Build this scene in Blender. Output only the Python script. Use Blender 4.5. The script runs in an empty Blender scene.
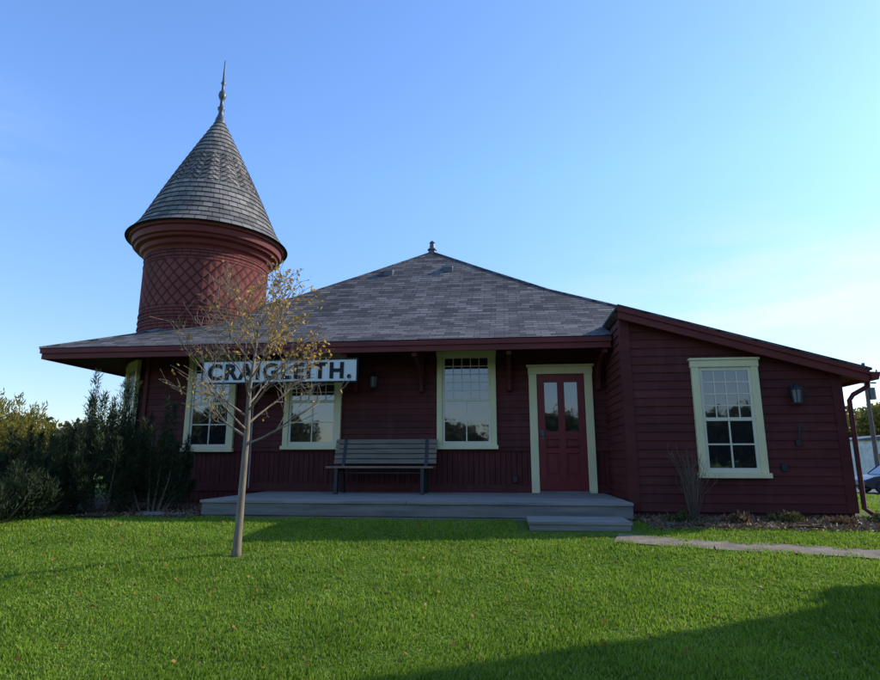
import bpy, bmesh, math, random
import numpy as np
from mathutils import Vector, Matrix
random.seed(7); rng=np.random.default_rng(7)
sc=bpy.context.scene
R=math.radians
# ------------------------------------------------------------------ frame of the building
YAW=R(6.5); OX,OY=0.0,10.75
CU,SU=math.cos(YAW),math.sin(YAW)
def L2W(u,v): return (OX+CU*u+SU*v, OY-SU*u+CU*v)
def W2L(x,y): return (CU*(x-OX)-SU*(y-OY), SU*(x-OX)+CU*(y-OY))
def sstep(a,b,x):
    t=np.clip((x-a)/(b-a),0,1); return t*t*(3-2*t)
def tz(x,y):
    x=np.asarray(x,float); y=np.asarray(y,float)
    v=SU*(x-OX)+CU*(y-OY)
    near=0.2+0.1*np.minimum(v+2.9,0)
    near=np.maximum(near,-0.62)
    near=near+0.025*np.sin(x*0.9+1)*np.sin(y*0.8)*sstep(-2.6,-4,v)
    Rr=np.hypot(x,y-12)
    f=sstep(9,22,Rr)
    return near*(1-f)+(-0.6)*f
# ------------------------------------------------------------------ node helpers
class NT:
    def __init__(s,m): s.nt=m.node_tree; s.n=s.nt.nodes; s.l=s.nt.links
    def add(s,t,**kw):
        nd=s.n.new(t)
        for k,v in kw.items(): setattr(nd,k,v)
        return nd
    def link(s,a,b): s.l.new(a,b)
    def setin(s,nd,name,v):
        if hasattr(v,'is_linked') or isinstance(v,bpy.types.NodeSocket): s.l.new(v,nd.inputs[name])
        else: nd.inputs[name].default_value=v
    def math(s,op,a,b=0.0,c=None):
        nd=s.n.new('ShaderNodeMath'); nd.operation=op
        s.setin(nd,0,a); s.setin(nd,1,b)
        if c is not None: s.setin(nd,2,c)
        return nd.outputs[0]
    def mix(s,f,a,b,bt='MIX'):
        nd=s.n.new('ShaderNodeMix'); nd.data_type='RGBA'; nd.blend_type=bt
        s.setin(nd,0,f); s.setin(nd,6,a); s.setin(nd,7,b)
        return nd.outputs[2]
    def noise(s,vec,scale,detail=4,rough=.55):
        nd=s.n.new('ShaderNodeTexNoise'); nd.inputs['Scale'].default_value=scale
        nd.inputs['Detail'].default_value=detail; nd.inputs['Roughness'].default_value=rough
        if vec is not None: s.l.new(vec,nd.inputs['Vector'])
        return nd.outputs['Fac']
    def ramp(s,f,p0,p1,c0=(0,0,0,1),c1=(1,1,1,1)):
        nd=s.n.new('ShaderNodeValToRGB'); e=nd.color_ramp.elements
        e[0].position=p0;e[1].position=p1;e[0].color=c0;e[1].color=c1
        s.l.new(f,nd.inputs[0]); return nd.outputs[0]
    def mapping(s,vec,scale=(1,1,1),loc=(0,0,0)):
        nd=s.n.new('ShaderNodeMapping'); nd.inputs['Scale'].default_value=scale; nd.inputs['Location'].default_value=loc
        s.l.new(vec,nd.inputs[0]); return nd.outputs[0]
    def bump(s,h,strength=.5,dist=.01,normal=None):
        nd=s.n.new('ShaderNodeBump'); nd.inputs['Strength'].default_value=strength; nd.inputs['Distance'].default_value=dist
        s.l.new(h,nd.inputs['Height'])
        if normal is not None: s.l.new(normal,nd.inputs['Normal'])
        return nd.outputs[0]
def C(r,g,b): return (r,g,b,1)
def sc3(c,k): return (c[0]*k,c[1]*k,c[2]*k,1)
def newmat(name):
    m=bpy.data.materials.new(name); m.use_nodes=True
    return m,NT(m),m.node_tree.nodes['Principled BSDF']
def pmat(name,col,rough=.6,nscale=3,amt=.25,bump=.2,bscale=40,stretch=(1,1,1),metal=0.0,bdist=.004,spec=.5,boards=None):
    """boards=(z0,h): slight tone change from board to board plus weather streaks"""
    m,t,p=newmat(name)
    tc=t.add('ShaderNodeTexCoord').outputs['Object']
    v=t.mapping(tc,stretch)
    n=t.noise(v,nscale,6); f=t.ramp(n,.3,.7)
    c=t.mix(f,sc3(col,1-amt),sc3(col,1+amt))
    if boards:
        s=t.add('ShaderNodeSeparateXYZ'); t.link(tc,s.inputs[0])
        idx=t.math('FLOOR',t.math('DIVIDE',t.math('SUBTRACT',s.outputs[2],boards[0]-.001),boards[1]))
        cb=t.add('ShaderNodeCombineXYZ'); t.link(t.math('MULTIPLY',s.outputs[0],.35),cb.inputs[0]); t.link(t.math('MULTIPLY',idx,3.71),cb.inputs[1])
        c=t.mix(1.0,c,t.ramp(t.noise(cb.outputs[0],1.3,1),.3,.7,C(.82,.82,.84),C(1.16,1.14,1.12)),'MULTIPLY')
        dv=t.mapping(tc,(3,3,.5)); c=t.mix(t.math('MULTIPLY',t.ramp(t.noise(dv,2,5),.55,.8),.22),c,C(.16,.10,.085))
    t.link(c,p.inputs['Base Color']); p.inputs['Roughness'].default_value=rough; p.inputs['Metallic'].default_value=metal
    p.inputs['Specular IOR Level'].default_value=spec
    if bump>0:
        t.link(t.bump(t.noise(v,bscale,4),bump,bdist),p.inputs['Normal'])
    return m
def leafmat(name,c1,c2,scale=2.0,trans=.35,rough=.6,c3=None):
    m,t,p=newmat(name)
    g=t.add('ShaderNodeNewGeometry')
    n=t.ramp(t.noise(g.outputs['Position'],scale,3),.35,.65)
    at=t.add('ShaderNodeAttribute',attribute_name='rnd').outputs['Fac']
    f=t.math('ADD',t.math('MULTIPLY',n,.5),t.math('MULTIPLY',at,.5))
    c=t.mix(f,c1,c2)
    if c3 is not None:
        c=t.mix(t.math('MULTIPLY',t.ramp(t.noise(g.outputs['Position'],scale*3.2,4),.5,.75),.55),c,c3)
        c=t.mix(t.math('MULTIPLY',t.math('GREATER_THAN',at,.93),.7),c,C(.42,.36,.14))
    t.link(c,p.inputs['Base Color']); p.inputs['Roughness'].default_value=rough
    p.inputs['Specular IOR Level'].default_value=.25
    tr=t.add('ShaderNodeBsdfTranslucent'); t.link(c,tr.inputs[0])
    mx=t.add('ShaderNodeMixShader'); mx.inputs[0].default_value=trans
    t.link(p.outputs[0],mx.inputs[1]); t.link(tr.outputs[0],mx.inputs[2])
    t.link(mx.outputs[0],t.n['Material Output'].inputs[0])
    return m
def shinglemat(name,c1,c2,cm,bw,rh,zig=None,edgec=.45,diamond=None):
    m,t,p=newmat(name)
    uv=t.add('ShaderNodeUVMap').outputs[0]
    sx=t.add('ShaderNodeSeparateXYZ'); t.link(uv,sx.inputs[0])
    U,V=sx.outputs[0],sx.outputs[1]
    vec=uv; mask=None
    if zig:
        z0,z1,per,amp=zig
        mask=t.math('MULTIPLY',t.math('GREATER_THAN',V,z0),t.math('LESS_THAN',V,z1))
        tri=t.math('MULTIPLY',t.math('PINGPONG',U,per/2),amp/(per/2))
        V2=t.math('ADD',V,t.math('MULTIPLY',tri,mask))
        cb=t.add('ShaderNodeCombineXYZ'); t.link(U,cb.inputs[0]); t.link(V2,cb.inputs[1]); vec=cb.outputs[0]
    br=t.add('ShaderNodeTexBrick'); t.link(vec,br.inputs['Vector'])
    br.inputs['Scale'].default_value=1; br.inputs['Brick Width'].default_value=bw; br.inputs['Row Height'].default_value=rh
    br.inputs['Mortar Size'].default_value=.006; br.inputs['Mortar Smooth'].default_value=.3
    br.inputs['Color1'].default_value=c1; br.inputs['Color2'].default_value=c2; br.inputs['Mortar'].default_value=cm
    br.offset=.37; br.offset_frequency=2; br.squash=1
    g=t.add('ShaderNodeTexCoord').outputs['Object']
    big=t.ramp(t.noise(g,1.1,5),.3,.7,C(.72,.72,.72),C(1.25,1.25,1.25))
    fine=t.ramp(t.noise(g,60,3),.3,.7,C(.82,.82,.82),C(1.18,1.18,1.18))
    c=t.mix(1.0,t.mix(1.0,br.outputs['Color'],big,'MULTIPLY'),fine,'MULTIPLY')
    sv=t.add('ShaderNodeSeparateXYZ'); t.link(vec,sv.inputs[0])
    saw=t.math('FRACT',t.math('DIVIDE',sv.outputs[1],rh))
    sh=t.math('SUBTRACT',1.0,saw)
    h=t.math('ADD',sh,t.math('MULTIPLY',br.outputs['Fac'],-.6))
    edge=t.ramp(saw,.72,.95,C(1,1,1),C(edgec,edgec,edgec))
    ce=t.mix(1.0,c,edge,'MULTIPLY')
    if mask is not None:
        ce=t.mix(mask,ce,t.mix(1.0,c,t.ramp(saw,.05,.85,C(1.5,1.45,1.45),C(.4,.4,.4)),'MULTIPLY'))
    if diamond:
        z0,z1,s=diamond
        dm=t.math('MULTIPLY',t.math('GREATER_THAN',V,z0),t.math('LESS_THAN',V,z1))
        V3=t.math('MULTIPLY',V,.9)
        fp=t.math('FRACT',t.math('DIVIDE',t.math('ADD',U,V3),s)); fq=t.math('FRACT',t.math('DIVIDE',t.math('SUBTRACT',V3,U),s))
        mxx=t.math('MAXIMUM',fp,fq)
        dh=t.math('SUBTRACT',1.0,mxx)
        dc=t.mix(1.0,t.mix(1.0,t.mix(.5,c1,c2),big,'MULTIPLY'),t.ramp(mxx,.70,.96,C(1.15,1.15,1.15),C(.28,.28,.28)),'MULTIPLY')  # dark edges paint the shadow beneath each overlapping diamond shingle into the colour
        ce=t.mix(dm,ce,dc)
        h=t.math('ADD',t.math('MULTIPLY',h,t.math('SUBTRACT',1.0,dm)),t.math('MULTIPLY',t.math('MULTIPLY',dh,1.6),dm))
    t.link(ce,p.inputs['Base Color']); p.inputs['Roughness'].default_value=.85; p.inputs['Specular IOR Level'].default_value=.15
    t.link(t.bump(h,.9,.024),p.inputs['Normal'])
    return m
# ------------------------------------------------------------------ mesh helpers
def slope_uv(me):
    uvl=me.uv_layers.new(name='UVMap')
    for po in me.polygons:
        n=po.normal
        if abs(n.z)>.999: t=Vector((1,0,0)); s=Vector((0,1,0))
        else:
            t=Vector((0,0,1)).cross(n).normalized(); s=n.cross(t)
        for li in po.loop_indices:
            co=me.vertices[me.loops[li].vertex_index].co
            uvl.data[li].uv=(co.dot(t),co.dot(s))
def mk(name,verts,faces,mat,parent=None,smooth=False,uvf=None,bevel=0,loc=None,rotz=None):
    me=bpy.data.meshes.new(name); me.from_pydata([tuple(v) for v in verts],[],faces); me.update()
    if uvf:
        uvl=me.uv_layers.new(name='UVMap')
        for po in me.polygons:
            uvs=[uvf(me.vertices[me.loops[li].vertex_index].co) for li in po.loop_indices]
            w=max(a[0] for a in uvs)
            for li,a in zip(po.loop_indices,uvs):
                if w-a[0]>4: a=(w,a[1])
                uvl.data[li].uv=a
    else: slope_uv(me)
    if smooth:
        for po in me.polygons: po.use_smooth=True
    o=bpy.data.objects.new(name,me); sc.collection.objects.link(o)
    if mat: me.materials.append(mat)
    if parent: o.parent=parent
    if loc: o.location=loc
    if rotz is not None: o.rotation_euler=(0,0,rotz)
    if bevel:
        b=o.modifiers.new('b','BEVEL'); b.width=bevel; b.segments=2; b.limit_method='ANGLE'
    return o
class P:
    def __init__(s): s.v=[]; s.f=[]
    def box(s,x0,x1,y0,y1,z0,z1):
        b=len(s.v); s.v+= [(x0,y0,z0),(x1,y0,z0),(x1,y1,z0),(x0,y1,z0),(x0,y0,z1),(x1,y0,z1),(x1,y1,z1),(x0,y1,z1)]
        s.f+=[(b,b+3,b+2,b+1),(b+4,b+5,b+6,b+7),(b,b+1,b+5,b+4),(b+1,b+2,b+6,b+5),(b+2,b+3,b+7,b+6),(b+3,b,b+4,b+7)]
    def quad(s,*pts):
        b=len(s.v); s.v+=list(pts); s.f.append(tuple(range(b,b+len(pts))))
    def prism(s,poly,axis,a0,a1):
        b=len(s.v); n=len(poly)
        for a in (a0,a1):
            for p,q in poly: s.v.append((p,a,q) if axis=='y' else (a,p,q))
        s.f.append(tuple(range(b,b+n))); s.f.append(tuple(range(b+2*n-1,b+n-1,-1)))
        for i in range(n):
            j=(i+1)%n; s.f.append((b+j,b+i,b+n+i,b+n+j))
    def tube(s,pts,rad,sides=6,cap=True):
        pts=[Vector(p) for p in pts]; n=len(pts)
        if not hasattr(rad,'__len__'): rad=[rad]*n
        b=len(s.v); ref=Vector((.31,.93,.17)).normalized()
        for i,p in enumerate(pts):
            d=(pts[min(i+1,n-1)]-pts[max(i-1,0)]).normalized()
            a=d.cross(ref)
            if a.length<.05: a=d.cross(Vector((1,0,0)))
            a.normalize(); c=d.cross(a)
            for k in range(sides):
                an=2*math.pi*k/sides
                s.v.append(tuple(p+(a*math.cos(an)+c*math.sin(an))*rad[i]))
        for i in range(n-1):
            for k in range(sides):
                k2=(k+1)%sides
                s.f.append((b+i*sides+k,b+i*sides+k2,b+(i+1)*sides+k2,b+(i+1)*sides+k))
        if cap:
            s.f.append(tuple(b+k for k in range(sides))[::-1]); s.f.append(tuple(b+(n-1)*sides+k for k in range(sides)))
    def lathe(s,prof,cx,cy,seg=64):
        b=len(s.v); n=len(prof)
        for r,z in prof:
            for k in range(seg):
                a=2*math.pi*k/seg+math.pi/2
                s.v.append((cx+r*math.cos(a),cy+r*math.sin(a),z))
        for i in range(n-1):
            for k in range(seg):
                k2=(k+1)%seg
                s.f.append((b+i*seg+k,b+i*seg+k2,b+(i+1)*seg+k2,b+(i+1)*seg+k))
    def obj(s,name,mat,parent=None,**kw): return mk(name,s.v,s.f,mat,parent,**kw)
def empty(name,loc=(0,0,0),rotz=0):
    e=bpy.data.objects.new(name,None); e.location=loc; e.rotation_euler=(0,0,rotz); e.empty_display_size=.3
    sc.collection.objects.link(e); return e
def leaves(name,pts,dirs,ln,wd,mat,parent=None,diamond=True):
    pts=np.asarray(pts,float); N=len(pts); dirs=np.asarray(dirs,float)
    dirs/= (np.linalg.norm(dirs,axis=1,keepdims=True)+1e-9)
    rv=rng.normal(size=(N,3)); side=np.cross(dirs,rv); side/=(np.linalg.norm(side,axis=1,keepdims=True)+1e-9)
    ln=np.broadcast_to(np.asarray(ln,float),(N,))[:,None]; wd=np.broadcast_to(np.asarray(wd,float),(N,))[:,None]
    v=np.empty((N,4,3)); v[:,0]=pts; v[:,1]=pts+dirs*ln*.45+side*wd*.5; v[:,2]=pts+dirs*ln; v[:,3]=pts+dirs*ln*.45-side*wd*.5
    me=bpy.data.meshes.new(name); me.vertices.add(N*4); me.vertices.foreach_set('co',v.ravel())
    me.loops.add(N*4); me.loops.foreach_set('vertex_index',np.arange(N*4,dtype=np.int32))
    me.polygons.add(N); me.polygons.foreach_set('loop_start',np.arange(0,N*4,4,dtype=np.int32))
    me.polygons.foreach_set('loop_total',np.full(N,4,dtype=np.int32))
    me.update(calc_edges=True)
    at=me.attributes.new('rnd','FLOAT','POINT'); at.data.foreach_set('value',np.repeat(rng.random(N),4).astype(np.float32))
    me.materials.append(mat)
    o=bpy.data.objects.new(name,me); sc.collection.objects.link(o)
    if parent: o.parent=parent
    return o
# ------------------------------------------------------------------ materials
RED=(.098,.021,.018)
m_side=pmat('red_siding',RED,.65,1.3,.18,.25,30,(1,1,6),spec=.22,boards=(1.24,.115))
m_side2=pmat('red_siding_wing',RED,.65,1.3,.18,.25,30,(1,1,6),spec=.22,boards=(.28,.125))
m_board=pmat('red_boards',(.090,.020,.017),.7,1.6,.25,.2,30,(6,6,1),spec=.2)
m_trim=pmat('red_trim',(.155,.030,.025),.6,2,.15,.15,30,spec=.25)
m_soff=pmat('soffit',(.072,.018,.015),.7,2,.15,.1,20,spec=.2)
m_cream=pmat('cream_paint',(.76,.65,.36),.5,3,.07,.15,40,spec=.3)
m_sash=pmat('sash_paint',(.72,.64,.46),.5,4,.06,.1,40,spec=.3)
m_door=pmat('door_paint',(.175,.016,.016),.4,3,.1,.1,30,spec=.3)
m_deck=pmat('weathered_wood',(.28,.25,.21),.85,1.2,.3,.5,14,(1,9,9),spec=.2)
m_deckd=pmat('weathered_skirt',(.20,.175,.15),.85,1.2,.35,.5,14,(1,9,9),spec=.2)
m_bench=pmat('bench_wood',(.22,.17,.12),.75,2,.25,.4,20,(1,9,9),spec=.25)
m_iron=pmat('black_iron',(.02,.02,.022),.45,4,.2,.1,40)
m_white=pmat('sign_white',(.70,.68,.62),.5,2,.06,.1,40,spec=.25)
m_black=pmat('sign_black',(.012,.012,.014),.5,3,.2,.1,40,spec=.2)
m_metal=pmat('dark_metal',(.09,.095,.10),.45,6,.3,.1,40,metal=.6)
m_conc=pmat('foundation',(.13,.12,.11),.9,4,.3,.5,30)
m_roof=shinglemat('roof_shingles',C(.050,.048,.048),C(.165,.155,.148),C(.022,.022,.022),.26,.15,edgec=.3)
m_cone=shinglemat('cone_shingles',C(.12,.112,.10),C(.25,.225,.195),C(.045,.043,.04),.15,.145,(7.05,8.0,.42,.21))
m_tow=shinglemat('tower_shingles',C(.135,.038,.031),C(.19,.053,.043),C(.04,.012,.01),.17,.14,diamond=(4.12,5.10,.235))
def glassmat():
    m,t,p=newmat('window_glass')
    p.inputs['Base Color'].default_value=C(.012,.014,.016); p.inputs['Roughness'].default_value=.03
    p.inputs['IOR'].default_value=2.2
    tc=t.add('ShaderNodeTexCoord').outputs['Object']
    t.link(t.bump(t.noise(tc,2.2,2),.15,.02),p.inputs['Normal'])
    return m
m_glass=glassmat()
# ------------------------------------------------------------------ terrain
k=np.linspace(-1,1,241)
gx=np.sign(k)*(np.abs(k)*26+np.abs(k)**9*1900)
gy=gx+6
V=[];F=[]
XX,YY=np.meshgrid(gx,gy); ZZ=tz(XX,YY)
V=np.stack([XX.ravel(),YY.ravel(),ZZ.ravel()],1).tolist()
n=len(gx)
for j in range(n-1):
    for i in range(n-1): F.append((j*n+i,j*n+i+1,(j+1)*n+i+1,(j+1)*n+i))
m,t,p=newmat('lawn_soil_grass')
g=t.add('ShaderNodeNewGeometry').outputs['Position']
a=t.ramp(t.noise(g,.45,5),.35,.65); b_=t.ramp(t.noise(g,30,3),.3,.7)
c=t.mix(a,C(.09,.15,.018),C(.14,.20,.028)); c=t.mix(b_,t.mix(.5,c,C(.06,.06,.018)),c)
t.link(c,p.inputs['Base Color']); p.inputs['Roughness'].default_value=.9; p.inputs['Specular IOR Level'].default_value=.1
t.link(t.bump(t.noise(g,45,4),.8,.03),p.inputs['Normal'])
mk('ground',V,F,m,smooth=True)
m_grass=leafmat('grass_blades',C(.125,.225,.014),C(.295,.42,.040),.8,.45,.5,c3=C(.085,.17,.012))
PATH=[(2.0,6.95),(2.9,6.50),(4.4,5.98),(6.5,5.5),(12,4.9)]
def path_d(x,y):
    d=np.full(np.shape(x),9e9)
    for (x0,y0),(x1,y1) in zip(PATH[:-1],PATH[1:]):
        dx,dy=x1-x0,y1-y0; tt=np.clip(((x-x0)*dx+(y-y0)*dy)/(dx*dx+dy*dy),0,1)
        d=np.minimum(d,np.hypot(x-x0-tt*dx,y-y0-tt*dy))
    return d
def lawn_ok(x,y):
    u=CU*(x-OX)-SU*(y-OY); v=SU*(x-OX)+CU*(y-OY)
    wob=.12*np.sin(u*3.1)+.08*np.sin(u*7.3+1)
    ok=(v<-2.5+.0*wob)|(u>6.9)|(u<-7.6)
    ok&=~((u>2.9)&(u<6.9+wob)&(v>-2.95+wob)&(v<0))
    ok&=~((u<-3.3)&(u>-7.4)&(v>-2.6+wob))
    ok&=~((path_d(x,y)<.13+.05*np.sin(x*9)+.03*np.sin(x*23)))
    ok&=~((u>1.3)&(u<2.8)&(v>-3.42)&(v<-2))
    ok&=np.hypot(x+2.09,y-6.3)>.13
    return ok
N=680000
yy=2.4+8.5*rng.random(N)**1.35; xx=(rng.random(N)*2-1)*(1.2+yy*.82)
ex_x=6+12*rng.random(60000); ex_y=7+14*rng.random(60000)
xx=np.r_[xx,ex_x]; yy=np.r_[yy,ex_y]
kk=lawn_ok(xx,yy); xx=xx[kk]; yy=yy[kk]
zz=tz(xx,yy)
# uneven growth: smooth random field
G=rng.random((90,90))
def field(x,y,s):
    a=(x+40)/s; b=(y+40)/s; i=a.astype(int)%89; j=b.astype(int)%89; fa=a-np.floor(a); fb=b-np.floor(b); fa=fa*fa*(3-2*fa); fb=fb*fb*(3-2*fb)
    return (G[i,j]*(1-fa)+G[i+1,j]*fa)*(1-fb)+(G[i,j+1]*(1-fa)+G[i+1,j+1]*fa)*fb
clump=.6*field(xx,yy,.33)+.4*field(xx+9,yy+3,.11)
dd=rng.normal(size=(len(xx),3))*.5; dd[:,2]=.6+.8*clump
dd[:,0]+=(field(xx+5,yy,.6)-.5)*1.2
leaves('grass',np.stack([xx,yy,zz-.008],1),dd,(.018+.032*rng.random(len(xx)))*(.55+1.0*clump),.005+.0011*yy,m_grass)
# fallen leaves
m_fall=leafmat('fallen_leaves',C(.34,.19,.04),C(.24,.10,.03),3,.2)
N=230; fx=rng.normal(-1.5,2.3,N); fy=rng.uniform(3.6,8.0,N); ok=lawn_ok(fx,fy); fx=fx[ok];fy=fy[ok]
d=rng.normal(size=(len(fx),3)); d[:,2]*=.25
leaves('fallen_leaves',np.stack([fx,fy,tz(fx,fy)+.03],1),d,.04,.028,m_fall)
# path
m_path=pmat('path_gravel',(.27,.22,.16),.95,6,.3,.9,60,bdist=.02,spec=.1)
pp=[]
for (x0,y0),(x1,y1) in zip(PATH[:-1],PATH[1:]):
    for q in np.linspace(0,1,10,endpoint=False): pp.append((x0+(x1-x0)*q,y0+(y1-y0)*q))
W=P()
for i in range(len(pp)-1):
    (x0,y0),(x1,y1)=pp[i],pp[i+1]; nx,ny=-(y1-y0),(x1-x0); l=math.hypot(nx,ny); nx/=l;ny/=l
    A=[]
    for (x,y) in (pp[i],pp[i+1]):
        for s_ in (-.2,.2):
            X,Y=x+nx*s_,y+ny*s_; A.append((X,Y,float(tz(X,Y))+.012))
    W.quad(A[0],A[2],A[3],A[1])
W.obj('garden_path',m_path)
# planting beds
m_mulch=pmat('mulch',(.085,.055,.038),.95,9,.5,1,55,bdist=.03,spec=.1)
W=P()
def bed(u0,u1,v0,v1,nu,nv):
    us=np.linspace(u0,u1,nu); vs=np.linspace(v0,v1,nv); b=len(W.v)
    for vv in vs:
        for uu in us:
            x,y=L2W(uu,vv); W.v.append((x,y,float(tz(x,y))+.02+.025*math.sin(uu*5)*math.sin(vv*7)))
    for j in range(nv-1):
        for i in range(nu-1): W.f.append((b+j*nu+i,b+j*nu+i+1,b+(j+1)*nu+i+1,b+(j+1)*nu+i))
bed(2.9,7.0,-3.0,-1.5,40,14)
W.obj('mulch_bed',m_mulch)
W=P(); bed(-7.5,-3.1,-2.7,1.5,40,20); W.obj('mulch_bed',m_mulch)
N=8500; uu=rng.uniform(2.9,7.0,N); vv=rng.uniform(-3.15,-1.7,N); x=CU*uu+SU*vv; y=OY-SU*uu+CU*vv
d=rng.normal(size=(N,3)); d[:,2]=np.abs(d[:,2])*.35
m_chip=leafmat('mulch_litter',C(.30,.20,.11),C(.08,.05,.03),8,.1)
leaves('mulch_litter',np.stack([x,y,tz(x,y)+.02],1),d,rng.uniform(.03,.08,N),rng.uniform(.015,.03,N),m_chip)
N=1500; uu=rng.uniform(-5,-3.2,N); vv=rng.uniform(-2.7,-.6,N); x=CU*uu+SU*vv; y=OY-SU*uu+CU*vv
d=rng.normal(size=(N,3)); d[:,2]=np.abs(d[:,2])*.35
leaves('leaf_litter',np.stack([x,y,tz(x,y)+.03],1),d,rng.uniform(.03,.07,N),rng.uniform(.02,.035,N),m_chip)
m_asph=pmat('asphalt',(.055,.055,.058),.9,3,.2,.4,60)
W=P(); W.box(17,90,25.5,42,-.75,-.57); W.obj('road',m_asph)
# ------------------------------------------------------------------ station building
B=empty('railway_station_building',(OX,OY,0),-YAW)
def bisect_keep(o,co,no):
    bm=bmesh.new(); bm.from_mesh(o.data)
    bmesh.ops.bisect_plane(bm,geom=bm.verts[:]+bm.edges[:]+bm.faces[:],plane_co=co,plane_no=no,clear_outer=True)
    bm.to_mesh(o.data); bm.free()
def clap(W,u0,u1,z0,z1,v,h=.115,side=0):
    z=z0
    while z<z1-.001:
        zt=min(z+h,z1)
        if side==0:
            W.quad((u0,v-.024,z),(u1,v-.024,z),(u1,v-.006,zt),(u0,v-.006,zt))
            W.quad((u0,v,z),(u1,v,z),(u1,v-.024,z),(u0,v-.024,z))
        else:
            s=side
            a=[(v+s*.024,u0,z),(v+s*.024,u1,z),(v+s*.006,u1,zt),(v+s*.006,u0,zt)]
            b=[(v,u0,z),(v,u1,z),(v+s*.024,u1,z),(v+s*.024,u0,z)]
            if s<0: a=a[::-1]; b=b[::-1]
            W.quad(*a); W.quad(*b)
        z=zt
W=P(); W.box(-5.6,2.97,0,.15,.2,3.35); W.box(-5.6,-5.45,.16,9.0,.2,3.3); W.box(-5.44,5.9,8.85,9.0,.2,2.2); W.obj('wall_core',m_soff,B)
W=P(); clap(W,-5.75,2.975,1.24,3.3,0.0); W.obj('upper_clapboards',m_side,B)
W=P(); u=-5.75
while u<2.97:
    w=.095; e=min(u+w,2.975)
    W.quad((u,-.016,.25),(e-.012,-.016,.25),(e-.012,-.016,1.16),(u,-.016,1.16))
    W.quad((e-.012,-.016,.25),(e-.006,-.003,.25),(e-.006,-.003,1.16),(e-.012,-.016,1.16))
    W.quad((e-.006,-.003,.25),(e,-.016,.25),(e,-.016,1.16),(e-.006,-.003,1.16))
    u+=w
W.obj('lower_wainscot',m_board,B)
W=P(); W.box(-5.75,2.97,-.045,.01,1.155,1.235); W.box(-5.75,2.97,-.06,.01,1.225,1.25); W.box(-5.75,2.97,-.04,.01,.44,.58)
W.obj('belt_trim',m_side,B,bevel=.005)
W=P(); W.box(-5.80,-5.73,-.05,.3,.25,3.2); W.obj('corner_board',m_side,B,bevel=.004)
# wing
ZW0,UW0,SL=3.26,3.0,.30; UE=6.28
def zw(u): return ZW0-SL*(u-UW0)
W=P(); clap(W,2.98,5.97,.28,3.3,-1.7,h=.125)
o=W.obj('wing_front_clapboards',m_side2,B); bisect_keep(o,(UW0,0,ZW0-.10),Vector((SL,0,1)))
W=P(); clap(W,-1.7,0,.28,3.16,2.98,side=-1,h=.125); clap(W,-1.7,8.9,.28,2.3,5.97,side=1,h=.125)
W.obj('wing_side_clapboards',m_side2,B)
W=P(); W.prism([(2.985,.15),(5.96,.15),(5.96,zw(5.96)-.11),(2.985,zw(2.985)-.11)],'y',-1.69,-1.55)
W.box(2.985,3.1,-1.54,0,.15,3.15); W.box(5.85,5.96,-1.54,8.9,.15,2.26); W.obj('wing_core',m_soff,B)
W=P(); W.box(2.95,3.09,-1.735,-1.69,.28,3.13); W.box(5.86,6.0,-1.735,-1.69,.28,2.27)
W.box(2.945,2.978,-1.73,-1.60,.28,3.12); W.box(5.972,6.005,-1.73,-1.60,.28,2.27)
W.obj('corner_boards',m_side,B,bevel=.004)
W=P(); W.box(3.0,5.95,-1.68,-1.5,0,.28); W.box(-5.5,2.9,.02,.2,0,.3); W.box(5.8,5.95,-1.4,8.8,0,.28); W.obj('foundation',m_conc,B)
# main roof (right-hand slope turns steep where it runs into the wing roof)
PK=(-.73,4.5); LV=[(0,3.0),(.17,3.42),(.34,3.93),(.55,4.69),(.78,5.66),(1.0,6.61)]
EL,ER,EF,EBk=-7.23,5.77,-1.1,10.1
cor=[(EL,EF),(ER,EF),(ER,EBk),(EL,EBk)]
def ring(t,z):
    r=[[c[0]+(PK[0]-c[0])*t,c[1]+(PK[1]-c[1])*t,z] for c in cor]
    if t<.3:
        for k_ in (1,2): r[k_][0]={0:3.95,.17:3.80}[t]
    return [tuple(q) for q in r]
V=[];F=[]
for t_,z_ in LV[:-1]: V+=ring(t_,z_)
V.append((PK[0],PK[1],LV[-1][1])); ap=len(V)-1
for i in range(len(LV)-1):
    for k_ in range(4):
        k2=(k_+1)%4
        if i<len(LV)-2: F.append((i*4+k_,i*4+k2,(i+1)*4+k2,(i+1)*4+k_))
        else: F.append((i*4+k_,i*4+k2,ap))
o=mk('main_roof',V,F,m_roof,B); bisect_keep(o,(2.955,0,0),Vector((1,0,0)))
o=mk('main_roof_over_wing',V,F,m_roof,B); bisect_keep(o,(2.955,0,0),Vector((-1,0,0))); bisect_keep(o,(UW0,0,ZW0-.01),Vector((-SL,0,-1)))
W=P()
for c_ in (0,1):
    pts=[Vector(ring(t_,z_)[c_]) for t_,z_ in LV]
    if c_==1: pts=[q for q in pts if q.x<3.6]
    W.tube(pts,.028,6)
W.obj('hip_caps',m_roof,B)
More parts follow.
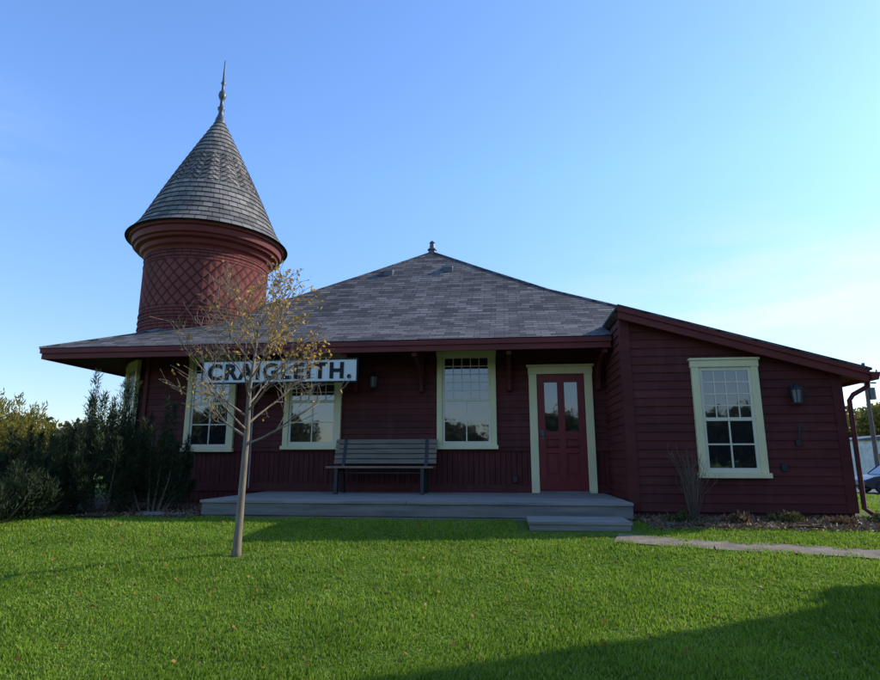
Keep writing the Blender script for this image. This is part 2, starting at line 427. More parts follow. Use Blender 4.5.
# wing roof
W=P(); W.quad((2.9,-1.96,zw(2.9)),(UE+.03,-1.96,zw(UE+.03)),(UE+.03,9.3,zw(UE+.03)),(2.9,9.3,zw(2.9)))
W.prism([(2.9,zw(2.9)-.004),(2.9,zw(2.9)-.03),(UE+.03,zw(UE+.03)-.03),(UE+.03,zw(UE+.03)-.004)],'y',-1.95,9.28)
W.obj('wing_roof',m_roof,B)
W=P()
def rake(u0,u1,d0,d1,v0,v1): W.prism([(u0,zw(u0)-d0),(u0,zw(u0)-d1),(u1,zw(u1)-d1),(u1,zw(u1)-d0)],'y',v0,v1)
rake(2.9,UE,.032,.10,-1.945,-1.90); rake(2.91,UE-.02,.10,.21,-1.92,-1.88)
W.box(UE-.02,UE+.015,-1.90,9.2,zw(UE)-.19,zw(UE)-.035)
W.obj('wing_fascia',m_trim,B,bevel=.004)
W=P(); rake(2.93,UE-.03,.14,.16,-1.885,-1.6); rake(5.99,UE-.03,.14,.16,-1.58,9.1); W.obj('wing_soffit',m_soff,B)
gz=zw(UE+.02)
W=P(); W.prism([(UE+.02,gz-.06),(UE+.02,gz-.17),(UE+.10,gz-.17),(UE+.14,gz-.06)],'y',-1.95,9.2)
W.obj('gutter',m_trim,B,bevel=.006)
W=P(); W.tube([(UE+.06,-1.75,gz-.16),(UE+.05,-1.76,gz-.24),(6.10,-1.79,gz-.36),(6.04,-1.79,gz-.44),(6.04,-1.79,1.2),(6.04,-1.79,.35),(6.11,-1.85,.28)],.032,10); W.obj('downspout',m_side,B,smooth=True)
# main fascia + soffit
W=P()
W.box(EL+.04,2.93,EF+.03,EF+.07,2.80,2.975); W.box(EL+.02,2.94,EF+.00,EF+.03,2.90,2.985)
W.box(EL+.04,EL+.08,EF+.075,EBk,2.80,2.975)
W.obj('eave_fascia',m_trim,B,bevel=.004)
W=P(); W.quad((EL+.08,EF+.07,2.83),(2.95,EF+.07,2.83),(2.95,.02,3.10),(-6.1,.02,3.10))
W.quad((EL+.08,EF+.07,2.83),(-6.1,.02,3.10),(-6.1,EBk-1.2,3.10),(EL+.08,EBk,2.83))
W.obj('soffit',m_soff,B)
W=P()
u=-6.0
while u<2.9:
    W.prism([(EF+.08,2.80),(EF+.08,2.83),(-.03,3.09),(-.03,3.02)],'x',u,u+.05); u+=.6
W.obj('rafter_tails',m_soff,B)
# brackets
W=P()
for bu in (-3.35,-1.55,-.33,1.27,2.84):
    W.box(bu-.04,bu+.04,-.11,-.025,2.22,2.98)
    W.prism([(-.03,3.0),(-1.0,2.80),(-1.0,2.73),(-.03,2.92)],'x',bu-.04,bu+.04)
    outer=[(-.09-.80*(1-math.cos(i/8*math.pi/2)),2.30+.50*math.sin(i/8*math.pi/2)) for i in range(9)]
    inner=[(a-.06,b-.07) for (a,b) in outer]
    W.prism(outer+inner[::-1],'x',bu-.03,bu+.03)
W.obj('eave_brackets',m_side,B)
# roof vents, peak cap
W=P()
for (vu,vv_) in ((-1.66,3.2),(-.17,3.3)):
    tt=(vv_-EF)/(PK[1]-EF); z_=4.69+(tt-.55)/.23*(5.66-4.69)
    W.prism([(vv_-.12,z_-.1),(vv_-.12,z_+.04),(vv_-.04,z_+.09),(vv_+.22,z_+.16),(vv_+.22,z_)],'x',vu-.12,vu+.12)
W.obj('roof_vents',m_metal,B,bevel=.015)
W=P(); W.lathe([(.11,6.5),(.10,6.64),(.13,6.66),(.13,6.69),(.075,6.72),(.065,6.85),(.085,6.87),(.04,6.92),(0.001,6.95)],PK[0],PK[1],8); W.obj('peak_cap',m_metal,B)
# ---- tower
TU,TV,TR=-5.55,1.5,1.31
uvc=lambda co:((math.atan2(-(co.x-TU),(co.y-TV))%(2*math.pi))*TR,co.z)
prof=[]; z=2.88
while z<5.5:
    if 4.12<z+.07<5.10: prof+=[(TR+.012,z),(TR+.012,z+.139)]
    else: prof+=[(TR+.022,z),(TR,z+.139)]
    z+=.14
W=P(); W.lathe(prof,TU,TV,72); W.obj('tower_wall',m_tow,B,uvf=uvc)
prof=[]; z=.2
while z<3.1: prof+=[(TR-.0,z),(TR-.018,z+.114)]; z+=.115
W=P(); W.lathe(prof,TU,TV,72); W.obj('tower_base_wall',m_side,B,uvf=uvc)
ZR,ZA,CR=5.82,9.10,1.64
W=P(); W.lathe([(CR+.02,ZR+.0),(CR+.02,ZR-.06),(CR-.03,ZR-.08),(CR-.05,ZR-.20),(CR-.10,ZR-.22),(CR-.12,ZR-.27),(TR+.12,ZR-.30),(TR+.09,ZR-.38),(TR+.03,ZR-.42),(TR+.01,ZR-.46)],TU,TV,72)
W.obj('tower_cornice',m_trim,B,smooth=False)
prof=[(CR,ZR-.01)]; nr=24
def cr(s): return CR*(1-s)+.033*math.sin(math.pi*s)+.07*s+ (.10*max(0,(.12-s)/.12)**2)
for i in range(nr):
    s0,s1=i/nr,(i+1)/nr
    prof+=[(cr(s0)+.012,ZR+(ZA-ZR)*s0),(cr(s1)-.004,ZR+(ZA-ZR)*s1-.001)]
W=P(); W.lathe(prof,TU,TV,72)
W.obj('tower_cone_roof',m_cone,B,uvf=lambda co:((math.atan2(-(co.x-TU),(co.y-TV))%(2*math.pi))*1.07,(co.z-ZR)*(24*.145/(ZA-ZR))+.145*40))
W=P(); W.lathe([(.13,8.98),(.115,9.10),(.075,9.20),(.05,9.32),(.085,9.38),(.085,9.42),(.045,9.46),(.04,9.62),(.075,9.68),(.095,9.76),(.075,9.84),(.035,9.9),(.03,10.05),(.06,10.10),(.03,10.15),(.022,10.4),(.012,10.72),(.0,10.76)],TU,TV,16)
W.obj('tower_finial',m_metal,B,smooth=True)
# ---- windows
def window(name,u,v,z0,w,h,rot=0,cols=5,rows=5,parent=B):
    e=empty(name,(u,v,z0),rot); e.parent=parent
    fw=.10
    W=P(); hw=w/2
    W.box(-hw,-hw+fw,-.075,.0,.07,h-.10); W.box(hw-fw,hw,-.075,.0,.07,h-.10)
    W.box(-hw-.012,hw+.012,-.082,.0,h-.10,h); W.box(-hw-.03,hw+.03,-.10,.0,h+.001,h+.035)
    W.box(-hw-.025,hw+.025,-.115,.0,0,.07); W.obj('casing',m_cream,e,bevel=.006)
    iw=hw-fw; zb,zt=.07,h-.10; zm=(zb+zt)/2
    W=P(); s=.045
    W.box(-iw+.002,-iw+s,-.05,-.028,zb+.002,zt-.002); W.box(iw-s,iw-.002,-.05,-.028,zb+.002,zt-.002)
    W.box(-iw+s,iw-s,-.05,-.028,zb+.002,zb+.07); W.box(-iw+s,iw-s,-.05,-.028,zt-.05,zt-.002); W.box(-iw+s,iw-s,-.058,-.028,zm-.025,zm+.025)
    x0,x1=-iw+s,iw-s
    for i in range(1,cols): 
        x=x0+(x1-x0)*i/cols; W.box(x-.008,x+.008,-.046,-.031,zm+.026,zt-.051)
    for j in range(1,rows):
        z=zm+.025+(zt-.05-zm-.025)*j/rows; W.box(x0,x1,-.044,-.030,z-.008,z+.008)
    W.box(-.011,.011,-.046,-.031,zb+.071,zm-.026)
    z=(zb+.07+zm-.025)/2; W.box(x0,x1,-.044,-.030,z-.011,z+.011)
    W.obj('sash',m_sash,e)
    W=P(); W.quad((x0-.01,-.036,zb+.05),(x1+.01,-.036,zb+.05),(x1+.01,-.036,zt-.03),(x0-.01,-.036,zt-.03)); W.obj('glass',m_glass,e)
window('window',.49,-.01,1.19,1.08,1.80)
window('window',-2.39,-.01,1.19,1.10,1.80)
window('window',-4.40,-.01,1.15,.98,1.84)
window('window',4.40,-1.71,.75,.93,1.69,cols=4,rows=4)
a_=R(-138+6.5)
window('window',TU+math.cos(a_)*(TR-.01),TV+math.sin(a_)*(TR-.01),1.2,.80,1.75,rot=a_+math.pi/2)
# ---- door
e=empty('door',(2.18,-.01,.44),0); e.parent=B
W=P(); W.box(-.56,-.42,-.075,0,0,2.08); W.box(.42,.56,-.075,0,0,2.08); W.box(-.57,.57,-.085,0,2.08,2.21); W.box(-.60,.60,-.11,0,2.211,2.25)
W.obj('door_casing',m_cream,e,bevel=.006)
W=P(); W.box(-.42,.42,-.03,-.025,.03,2.079)
for (x0,x1,z0,z1) in ((-.41,-.29,.04,2.07),(.29,.41,.04,2.07),(-.06,.06,.04,2.07),(-.29,.29,.04,.28),(-.29,.29,1.93,2.07),(-.29,.29,.92,1.06),(-.29,.29,.68,.76)):
    W.box(x0,x1,-.062 if z1-z0>1.5 else -.060,-.030,z0,z1)
for sx in (-1,1):
    W.box(sx*.175-.075,sx*.175+.075,-.048,-.03,.33,.63); W.box(sx*.175-.075,sx*.175+.075,-.048,-.03,.79,.89)
W.obj('door_leaf',m_door,e,bevel=.006)
W=P()
for sx in (-1,1): W.quad((sx*.175-.114,-.040,1.06),(sx*.175+.114,-.040,1.06),(sx*.175+.114,-.040,1.93),(sx*.175-.114,-.040,1.93))
W.obj('door_glass',m_glass,e)
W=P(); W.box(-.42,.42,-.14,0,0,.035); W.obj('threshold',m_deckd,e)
W=P(); W.tube([(-.35,-.06,1.0),(-.35,-.10,1.0),(-.35,-.105,1.0),(-.35,-.14,1.0)],[.018,.018,.03,.025],10); W.box(-.375,-.325,-.067,-.06,.93,1.08); W.obj('door_knob',m_metal,e)
W=P(); W.tube([(-3.55,-.05,3.0),(-3.55,-.05,1.6),(-3.55,-.05,.5)],.014,8); W.obj('conduit',pmat('conduit_grey',(.3,.3,.3),.5),B)
W=P(); W.box(5.28,5.34,-1.76,-1.72,1.20,1.28); W.tube([(5.31,-1.77,1.30),(5.33,-1.78,1.42),(5.35,-1.76,1.50)],.012,6); W.box(5.05,5.12,-1.76,-1.72,.85,.95); W.box(1.3,1.37,-.07,-.02,.62,.72); W.obj('wall_fixtures',m_iron,B)
# ------------------------------------------------------------------ lanterns
def lantern(u,v,z):
    x,y=L2W(u,v); e=empty('wall_lantern',(x,y,z),-YAW)
    W=P(); W.box(-.04,.04,-.02,0,-.05,.12); W.tube([(0,-.01,.08),(0,-.07,.13),(0,-.13,.12)],.012,8)
    W.lathe([(.0,.15),(.03,.13),(.09,.07),(.095,.06),(.07,.055)],0,-.13,8)
    W.lathe([(.055,-.13),(.05,-.15),(.02,-.18),(0,-.19)],0,-.13,8)
    for k_ in range(6):
        a=k_*math.pi/3; W.tube([(.075*math.cos(a),-.13+.075*math.sin(a),.06),(.055*math.cos(a),-.13+.055*math.sin(a),-.13)],.006,4)
    W.obj('frame',m_iron,e)
    W=P(); W.lathe([(.066,.055),(.048,-.13)],0,-.13,12); W.obj('lamp_glass',pmat('lamp_glass',(.16,.16,.15),.2,bump=0),e)
lantern(5.32,-1.725,1.93); lantern(-1.22,-.03,2.45)
# ------------------------------------------------------------------ station sign
S=empty('station_sign',(*L2W(-2.70,-1.0),2.51),-YAW)
W=P(); W.box(-1.39,1.39,-.012,.02,-.20,.20); W.obj('board',m_white,S,bevel=.003)
W=P(); W.box(-1.40,1.40,-.024,.022,.185,.21); W.box(-1.40,1.40,-.024,.022,-.21,-.185); W.box(-1.405,-1.38,-.024,.022,-.185,.185); W.box(1.38,1.405,-.024,.022,-.185,.185); W.obj('border',m_black,S)
W=P()
for q in (-1.1,1.1): W.tube([(q,0.005,.2),(q,.005,.33)],.01,6)
W.obj('hangers',m_iron,S)
cu=bpy.data.curves.new('t','FONT'); cu.body='CRAIGLEITH.'; cu.size=.36; cu.extrude=.004; cu.offset=.014; cu.align_x='CENTER'; cu.space_character=1.22
to=bpy.data.objects.new('t',cu); sc.collection.objects.link(to)
dg=bpy.context.evaluated_depsgraph_get(); dg.update()
me=bpy.data.meshes.new_from_object(to.evaluated_get(dg)); bpy.data.objects.remove(to)
xs=[v.co.x for v in me.vertices]; ys=[v.co.y for v in me.vertices]
kx=2.58/(max(xs)-min(xs)); ky=.29/(max(ys)-min(ys)); cx=(max(xs)+min(xs))/2; cy=(max(ys)+min(ys))/2
for v in me.vertices: v.co=Vector(((v.co.x-cx)*kx,-.018-v.co.z,(v.co.y-cy)*ky))
me.materials.clear(); me.materials.append(m_black)
lo=bpy.data.objects.new('lettering',me); sc.collection.objects.link(lo); lo.parent=S
# ------------------------------------------------------------------ deck
D=empty('wooden_platform',(OX,OY,0),-YAW)
W=P(); v=-2.42
while v<-.06:
    e_=min(v+.138,-.03); W.box(-3.2+random.uniform(-.006,.006),-.2,v,e_-.006,.402,.44)
    W.box(-.195,2.86+random.uniform(-.006,.006),v,e_-.006,.402,.44+random.uniform(-.001,.002)); v+=.138
W.obj('planks',m_deck,D,bevel=.003)
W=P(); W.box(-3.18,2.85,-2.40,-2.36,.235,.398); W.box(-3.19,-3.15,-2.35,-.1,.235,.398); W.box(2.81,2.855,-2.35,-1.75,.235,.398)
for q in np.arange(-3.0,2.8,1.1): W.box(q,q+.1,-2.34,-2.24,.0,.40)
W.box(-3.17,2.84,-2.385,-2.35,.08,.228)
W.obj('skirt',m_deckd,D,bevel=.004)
S2=empty('wooden_step',(OX,OY,0),-YAW)
W=P()
for i in range(5): W.box(1.44,2.68,-3.20+i*.145,-3.20+i*.145+.138,.235,.272)
W.obj('treads',m_deck,S2,bevel=.004)
W=P(); W.box(1.46,2.66,-3.185,-3.145,.0,.233); W.box(1.46,1.50,-3.14,-2.43,.0,.233); W.box(2.62,2.66,-3.14,-2.43,.0,.233); W.obj('risers',m_deck,S2,bevel=.004)
# ------------------------------------------------------------------ bench
x,y=L2W(-.95,-.52); Bn=empty('park_bench',(x,y,.44),-YAW)
W=P()
for i in range(4): W.box(-.92,.92,-.27+i*.115,-.27+i*.115+.095,.425,.458)
for i in range(5):
    z=.50+i*.088; yb=.20+.03*i
    W.prism([(yb,z),(yb+.03,z+.003),(yb+.052,z+.078),(yb+.022,z+.075)],'x',-.92,.92)
W.obj('slats',m_bench,Bn,bevel=.006)
W=P()
for q in (-.74,.74):
    W.prism([(-.27,0),(-.20,0),(-.17,.38),(.12,.38),(.22,0),(.29,0),(.20,.40),(.39,.93),(.34,.93),(.16,.43),(-.26,.424)],'x',q-.03,q+.03)
W.box(-.74,.74,-.02,.02,.33,.36)
W.obj('frame',m_iron,Bn,bevel=.004)
# ------------------------------------------------------------------ young tree
m_bark=pmat('young_bark',(.22,.175,.125),.85,12,.3,.6,50,(1,1,.3),spec=.15)
T=empty('young_tree',(0,0,0))
bx,by=-2.09,6.3; bz=float(tz(bx,by))
W=P(); tips=[]
rs=random.Random(11)
def grow(p,d,length,r,depth):
    n=5; pts=[p.copy()]; rad=[r]; q=p.copy(); dd=d.copy()
    for i in range(n):
        dd=(dd+Vector((rs.gauss(0,.12),rs.gauss(0,.12),rs.gauss(0,.08)+.05))).normalized()
        q=q+dd*length/n; pts.append(q.copy()); rad.append(max(r*(1-.75*(i+1)/n),.0024))
        if depth<3 and i>=1:
            for _ in range(2):
                if rs.random()<(.95 if depth<2 else .7):
                    ax=Vector((rs.gauss(0,1),rs.gauss(0,1),rs.gauss(0,.5))).normalized()
                    nd=(dd+ax*rs.uniform(.6,1.1)).normalized()
                    grow(q.copy(),nd,length*rs.uniform(.38,.6),rad[-1]*.62,depth+1)
        if depth>=2: tips.append(q.copy())
    W.tube(pts,rad,5 if depth>0 else 6,cap=False)
tr=[Vector((bx,by,bz-.05)),Vector((bx+.01,by,bz+.06)),Vector((bx+.02,by,bz+.6)),Vector((bx+.035,by,bz+1.25)),Vector((bx+.03,by,bz+1.7)),Vector((bx+.07,by+.02,bz+2.2)),Vector((bx+.10,by,bz+2.65))]
W.tube(tr,[.062,.043,.036,.031,.022,.012,.004],10)
for i in range(20):
    f=i/19; z=1.12+1.35*f; a=i*2.4+rs.uniform(-.4,.4)
    base=None
    for A_,B_ in zip(tr[:-1],tr[1:]):
        if A_.z-bz<=z<=B_.z-bz: base=A_.lerp(B_,(z-(A_.z-bz))/(B_.z-A_.z))
    if base is None: continue
    up=.50+.6*f
    d=Vector((math.cos(a),math.sin(a)*.85,up)).normalized()
    grow(base,d,(.88-.36*f)*rs.uniform(.85,1.1),.015-.007*f,1)
W.obj('trunk_and_branches',m_bark,T,smooth=True)
m_yl=leafmat('autumn_leaves',C(.66,.42,.07),C(.45,.23,.05),6,.4)
tp=np.array([tuple(t_) for t_ in tips])
wgt=.35+2.2*((tp[:,2]>bz+2.0)&(tp[:,0]>bx+.0))+1.0*((tp[:,0]<bx-.40)&(tp[:,2]<bz+2.2))
NL=950
idx=rng.choice(len(tp),NL,p=wgt/wgt.sum())
lp=tp[idx]+rng.normal(size=(NL,3))*.025
ld=rng.normal(size=(NL,3)); ld[:,2]-=.8
leaves('leaves',lp,ld,rng.uniform(.035,.06,NL),rng.uniform(.02,.035,NL),m_yl,T)
# ------------------------------------------------------------------ shrubs
m_jun=leafmat('juniper_foliage',C(.012,.021,.008),C(.042,.062,.018),3,.2)
def shrub(name,x,y,w,h,stems,lps,mat,ln=.09,wd=.022,lean=.5,woodmat=m_bark,z=None,tight=1.0):
    e=empty(name,(0,0,0)); z0=float(tz(x,y)) if z is None else z
    PT=[];DR=[]; W=P()
    for i in range(stems):
        a=rng.uniform(0,2*math.pi); rr=math.sqrt(rng.random()); sp=rr*w*.5
        top=np.array([x+math.cos(a)*sp,y+math.sin(a)*sp,z0+h*(1-.62*rr**2)*rng.uniform(.5,1.14)])
        bs=np.array([x+math.cos(a)*sp*.35,y+math.sin(a)*sp*.35,z0-.02])
        mid=(bs+top)/2+np.array([math.cos(a),math.sin(a),0])*sp*.28*lean*2
        q=rng.random(lps)**.6
        q=.18+.85*q
        pts=((1-q)**2)[:,None]*bs+(2*q*(1-q))[:,None]*mid+(q**2)[:,None]*top
        sd=(top-mid); sd/=np.linalg.norm(sd)
        spread=(.11*(1.25-q))[:,None]*rng.normal(size=(lps,3))*1.2*tight
        PT.append(pts+spread*w*.55); DR.append(sd[None,:]+rng.normal(size=(lps,3))*.55+spread*3)
        if i%3==0: W.tube([bs,(bs*.25+mid*.5+top*.25),top*.85+mid*.15],[.018,.012,.003],4,cap=False)
    W.obj('stems',woodmat,e)
    PT=np.concatenate(PT); DR=np.concatenate(DR); PT[:,2]=np.maximum(PT[:,2],z0+.01)
    leaves('foliage',PT,DR,rng.uniform(ln*.6,ln*1.3,len(PT)),wd,mat,e)
shrub('juniper_shrub',-5.25,9.4,1.7,2.0,60,420,m_jun,.095,.011,tight=.6)
shrub('juniper_shrub',-4.50,9.4,1.3,1.65,46,400,m_jun,.095,.011,tight=.6)
shrub('juniper_shrub',-6.3,9.3,1.6,1.45,48,400,m_jun,.095,.011,tight=.6)
shrub('juniper_shrub',-6.1,8.3,1.8,.7,56,300,m_jun,.085,.012)
m_wil=leafmat('willow_foliage',C(.14,.14,.025),C(.30,.24,.04),2,.4)
shrub('willow_shrub',-9.6,13.5,2.4,2.5,60,220,m_wil,.12,.03,z=-.1)
shrub('willow_shrub',-11.8,15.5,3.2,2.8,70,240,m_wil,.14,.035,z=-.2)
# bare shrub by the wing + bed plants
W=P()
x,y=L2W(3.72,-2.05); z0=float(tz(x,y))
for i in range(34):
    a=rs.uniform(0,6.28); s_=rs.uniform(.05,.36); h=rs.uniform(.45,1.0)
    p0=Vector((x+math.cos(a)*.04,y+math.sin(a)*.04,z0)); p2=Vector((x+math.cos(a)*s_,y+math.sin(a)*s_*.6,z0+h)); p1=(p0+p2)/2+Vector((-math.cos(a)*.04,0,.08))
    W.tube([p0,p1,p2],[.005,.0035,.0015],4,cap=False)
    for _ in range(3):
        q=p1.lerp(p2,rs.random()); W.tube([q,q+Vector((rs.gauss(0,.07),rs.gauss(0,.07),.12))],[.0025,.0012],4,cap=False)
m_twig=pmat('twig_bark',(.13,.09,.06),.85)
W.obj('bare_shrub',m_twig)
m_pl=leafmat('perennial_leaves',C(.05,.07,.02),C(.14,.12,.04),6,.3)
m_pr=leafmat('perennial_dry',C(.18,.11,.06),C(.10,.06,.03),6,.3)
for (u_,v_,w_,h_,mm) in ((3.4,-2.5,.35,.12,m_pl),(4.1,-2.6,.4,.13,m_pr),(4.75,-2.4,.45,.13,m_pl),(5.3,-2.6,.35,.10,m_pr),(5.9,-2.4,.4,.12,m_pl),(6.5,-2.2,.4,.18,m_pr)):
    x,y=L2W(u_,v_); shrub('garden_plant',x,y,w_,h_,22,30,mm,.06,.018)
# rocks
m_rock=pmat('rock',(.13,.12,.105),.9,5,.3,.7,20)
def rock(x,y,s):
    bm=bmesh.new(); bmesh.ops.create_icosphere(bm,subdivisions=3,radius=1)
    sd=rng.uniform(0,50,3)
    for v in bm.verts:
        f=1+.18*math.sin(v.co.x*3+sd[0])+.15*math.sin(v.co.y*4+sd[1])+.12*math.sin(v.co.z*5+sd[2])
        v.co=Vector((v.co.x*f*s,v.co.y*f*s*.8,v.co.z*f*s*.5))
    me=bpy.data.meshes.new('garden_rock'); bm.to_mesh(me); bm.free(); me.materials.append(m_rock)
    o=bpy.data.objects.new('garden_rock',me); o.location=(x,y,float(tz(x,y))+s*.1); sc.collection.objects.link(o)
for (u_,v_,s_) in ((-3.9,-2.45,.14),(-3.55,-2.3,.10),(3.2,-2.85,.07),(4.9,-2.85,.08),(6.2,-2.8,.06)):
    x,y=L2W(u_,v_); rock(x,y,s_)
# ------------------------------------------------------------------ distant things
def canopy(name,trees,mat,leaf,per,trunk=True):
    e=empty(name); PT=[];DR=[];W=P()
    for (x,y,w,h,z0) in trees:
        nb=max(10,int(14*w/3))
        for _ in range(nb):
            d=rng.normal(size=3); d/=np.linalg.norm(d); rr=rng.random()**.4
            c=np.array([x,y,z0+h*.62])+d*np.array([w*.42,w*.42,h*.34])*rr
            s=rng.uniform(.13,.24)*w
            dd=rng.normal(size=(per,3)); dd/=np.linalg.norm(dd,axis=1,keepdims=True)
            PT.append(c+dd*s*(rng.random((per,1))**.35)*np.array([1,1,.8])); DR.append(dd+rng.normal(size=(per,3))*.6)
        if trunk:
            W.tube([(x,y,z0-.2),(x,y,z0+h*.35),(x+.1*w*.3,y,z0+h*.75)],[.035*h,.025*h,.008*h],7)
            for k_ in range(4):
                a=k_*1.7; W.tube([(x,y,z0+h*.3),(x+math.cos(a)*w*.3,y+math.sin(a)*w*.3,z0+h*.65)],[.015*h,.004*h],5)
    if trunk: W.obj('trunks',m_bark,e)
    leaves('foliage',np.concatenate(PT),np.concatenate(DR),leaf,leaf*.7,mat,e)
m_far=leafmat('distant_foliage',C(.035,.05,.02),C(.13,.115,.03),.25,.3)
m_far2=leafmat('distant_autumn_foliage',C(.12,.12,.03),C(.28,.22,.04),.25,.35)
tl=[]
for i in range(34):
    a=R(100+rng.uniform(0,55)); d=rng.uniform(38,60); tl.append((d*math.cos(a),d*math.sin(a),rng.uniform(4,7),rng.uniform(2.8,4.6),-.6))
canopy('distant_trees',tl,m_far,.42,90)
tl=[]
for i in range(26):
    a=R(rng.uniform(36,58)); d=rng.uniform(75,105); tl.append((d*math.cos(a),d*math.sin(a),rng.uniform(6,10),rng.uniform(5.5,8),-.6))
canopy('distant_trees',tl,m_far2,.5,110)
tl=[]
for i in range(46):
    a=R(rng.uniform(195,345)); d=rng.uniform(32,55); tl.append((d*math.cos(a),d*math.sin(a),rng.uniform(5,9),rng.uniform(3.5,6),-.6))
canopy('treeline',tl,m_far,.6,70)
# neighbouring house and tree (out of frame, to the right)
H=empty('neighbouring_house',(0,0,0)); m_hs=pmat('house_siding',(.45,.43,.38),.7)
W=P(); W.box(10,16,-7,6.98,-.7,7.2); W.obj('walls',m_hs,H)
W=P(); W.prism([(9.6,7.15),(13,9.6),(16.4,7.15),(16.4,7.0),(13,9.4),(9.6,7.0)],'y',-7.3,7.08); W.obj('roof',m_roof,H)
W=P(); W.prism([(10,7.2),(16,7.2),(13,9.38)],'y',6.8,6.96); W.obj('gable',m_hs,H)
W=P()
for q in (-5,-1.5,2,5):
    for z in (1,4.2): W.box(9.96,10,q-.5,q+.5,z,z+1.4)
W.obj('windows',m_glass,H)
canopy('deciduous_tree',[(8.6,6.15,1.25,4.2,-.3)],leafmat('maple_foliage',C(.08,.09,.02),C(.2,.14,.03),1,.4),.12,260)
# car
m_car=pmat('car_paint',(.015,.02,.035),.25,2,.05,0); m_tire=pmat('tyre',(.02,.02,.02),.85)
K=empty('parked_car',(20.3,29.5,-.57),R(-8))
W=P()
body=[(0,.35),(.05,.62),(.55,.80),(1.15,.90),(3.5,.95),(4.2,.88),(4.35,.60),(4.32,.30),(3.9,.22),(.3,.22)]
W.prism(body,'y',-.85,.85); W.obj('body',m_car,K,bevel=.06)
W=P(); W.prism([(1.0,.88),(1.65,1.36),(3.0,1.40),(3.85,.93)],'y',-.72,.72); W.obj('cabin_glass',m_glass,K,bevel=.05)
W=P(); W.prism([(1.62,1.35),(1.7,1.40),(2.9,1.44),(3.05,1.39)],'y',-.70,.70)
for q in (1.0,2.35,3.75):
    q2={1.0:1.62,2.35:2.35,3.75:3.02}[q]
    for s_ in (-.735,.715): W.prism([(q,.9),(q+.07,.9),(q2+.07,1.38),(q2,1.38)],'y',s_,s_+.02)
W.obj('roof_pillars',m_car,K)
W=P(); Wr=P()
for q in (.85,3.5):
    for s_ in (-.88,.68):
        W.tube([(q,s_,.32),(q,s_+.2,.32)],.32,20); Wr.tube([(q,s_-.01,.32),(q,s_+.21,.32)],.19,12)
W.obj('tyres',m_tire,K); Wr.obj('rims',pmat('rim',(.5,.5,.52),.3,metal=.7,bump=0),K)
W=P(); W.box(-.01,.12,-.75,-.45,.6,.7); W.box(-.01,.12,.45,.75,.6,.7); W.obj('headlights',m_white,K)
# shed
Sh=empty('storage_shed',(34.6,49,-.6),R(-5)); m_sh=pmat('shed_siding',(.60,.58,.52),.7)
W=P(); W.box(0,6,0,5,0,3.2); W.obj('walls',m_sh,Sh)
W=P(); W.prism([(-.2,3.2),(6.2,3.2),(6.2,3.3),(3,3.7),(-.2,3.3)],'y',-.2,5.2); W.obj('roof',m_metal,Sh)
W=P(); W.box(3.5,5.2,-.03,0,0,2.4); W.box(1,2,-.03,0,1.2,2.1); W.obj('door_and_window',m_deckd,Sh)
# utility pole
U=empty('utility_pole',(28.9,39.5,-.6),R(10)); m_pole=pmat('pole_wood',(.12,.09,.07),.9,3,.3,.3,20)
W=P(); W.tube([(0,0,0),(0,0,4),(.02,0,8.1)],[.15,.13,.10],10); W.box(-1.1,1.1,-.06,.06,7.4,7.52); W.box(-.8,.8,-.06,.06,6.7,6.8); W.obj('pole',m_pole,U)
W=P()
for q in (-1,-.4,.4,1): W.lathe([(.03,7.52),(.06,7.58),(.04,7.66),(0,7.7)],q,0,8)
W.tube([(.3,-.1,5.6),(.3,-.1,6.4)],.2,12); W.obj('insulators_transformer',m_metal,U)
W=P()
for q in (-1,1):
    W.tube([(q,0,7.66)]+[(q+60*s_,18*s_,7.66-1.2*math.sin(math.pi*s_)) for s_ in (.2,.4,.6,.8,1)],.012,4)
W.obj('wires',m_iron,U)
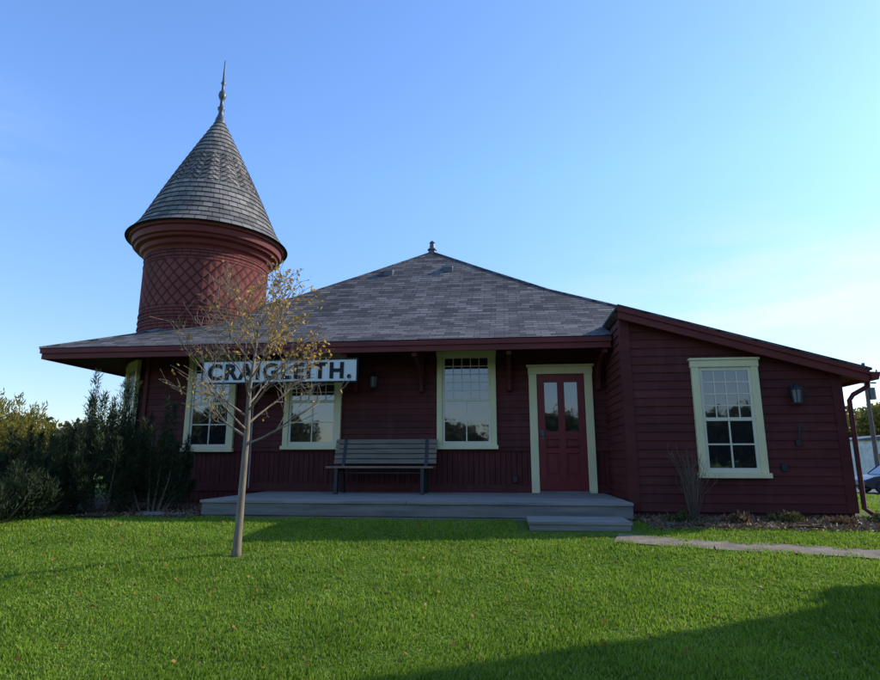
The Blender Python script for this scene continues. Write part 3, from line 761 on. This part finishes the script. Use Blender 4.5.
# ------------------------------------------------------------------ light
AZ,EL_=R(18),R(31)
sd=Vector((math.cos(EL_)*math.cos(AZ),math.cos(EL_)*math.sin(AZ),math.sin(EL_)))
sl=bpy.data.lights.new('sun','SUN'); sl.energy=5.0; sl.angle=R(.5); sl.color=(1,.94,.84)
so=bpy.data.objects.new('sun',sl); so.rotation_euler=(-sd).to_track_quat('-Z','Y').to_euler(); so.location=sd*50; sc.collection.objects.link(so)
w=bpy.data.worlds.new('World'); sc.world=w; w.use_nodes=True
t=NT(w); bg=t.n['Background']
sky=t.add('ShaderNodeTexSky',sky_type='NISHITA'); sky.sun_disc=False; sky.sun_elevation=EL_; sky.sun_rotation=R(90)-AZ
sky.air_density=1.0; sky.dust_density=.4; sky.ozone_density=1.3; sky.altitude=200
tc=t.add('ShaderNodeTexCoord').outputs['Generated']
sx=t.add('ShaderNodeSeparateXYZ'); t.link(tc,sx.inputs[0])
gain=t.mix(t.ramp(sx.outputs[2],.0,.45),C(1.0,1.05,1.15),C(1.35,1.72,2.25))
skyc=t.mix(1.0,sky.outputs[0],gain,'MULTIPLY')
mp=t.mapping(tc,(1.6,1.6,8))
nz=t.noise(mp,2.0,7,.55)
cl=t.ramp(nz,.42,.70)
low=t.math('MULTIPLY',t.ramp(sx.outputs[2],.10,.18),t.ramp(sx.outputs[2],.24,.38,C(1,1,1),C(0,0,0)))
rt=t.ramp(sx.outputs[0],.10,.45)
mask=t.math('MULTIPLY',t.math('MULTIPLY',low,rt),cl)
lw=t.math('MULTIPLY',t.math('MULTIPLY',t.ramp(sx.outputs[2],.34,.40),t.ramp(sx.outputs[2],.42,.50,C(1,1,1),C(0,0,0))),t.ramp(t.math('MULTIPLY',sx.outputs[0],-1.0),.50,.60))
mask=t.math('ADD',t.math('MULTIPLY',mask,.8),t.math('MULTIPLY',t.math('MULTIPLY',lw,cl),.22))
col=t.mix(mask,skyc,C(6.3,6.45,6.7))
t.link(col,bg.inputs[0]); bg.inputs[1].default_value=.15
# ------------------------------------------------------------------ camera
cam=bpy.data.cameras.new('camera'); cam.lens=23.93; cam.sensor_width=36; cam.clip_end=5000; cam.clip_start=.05
co=bpy.data.objects.new('camera',cam); co.location=(0,0,1.0); co.rotation_euler=(R(101.6),0,0); sc.collection.objects.link(co); sc.camera=co
sc.view_settings.view_transform='Standard'; sc.view_settings.look='None'; sc.view_settings.exposure=0
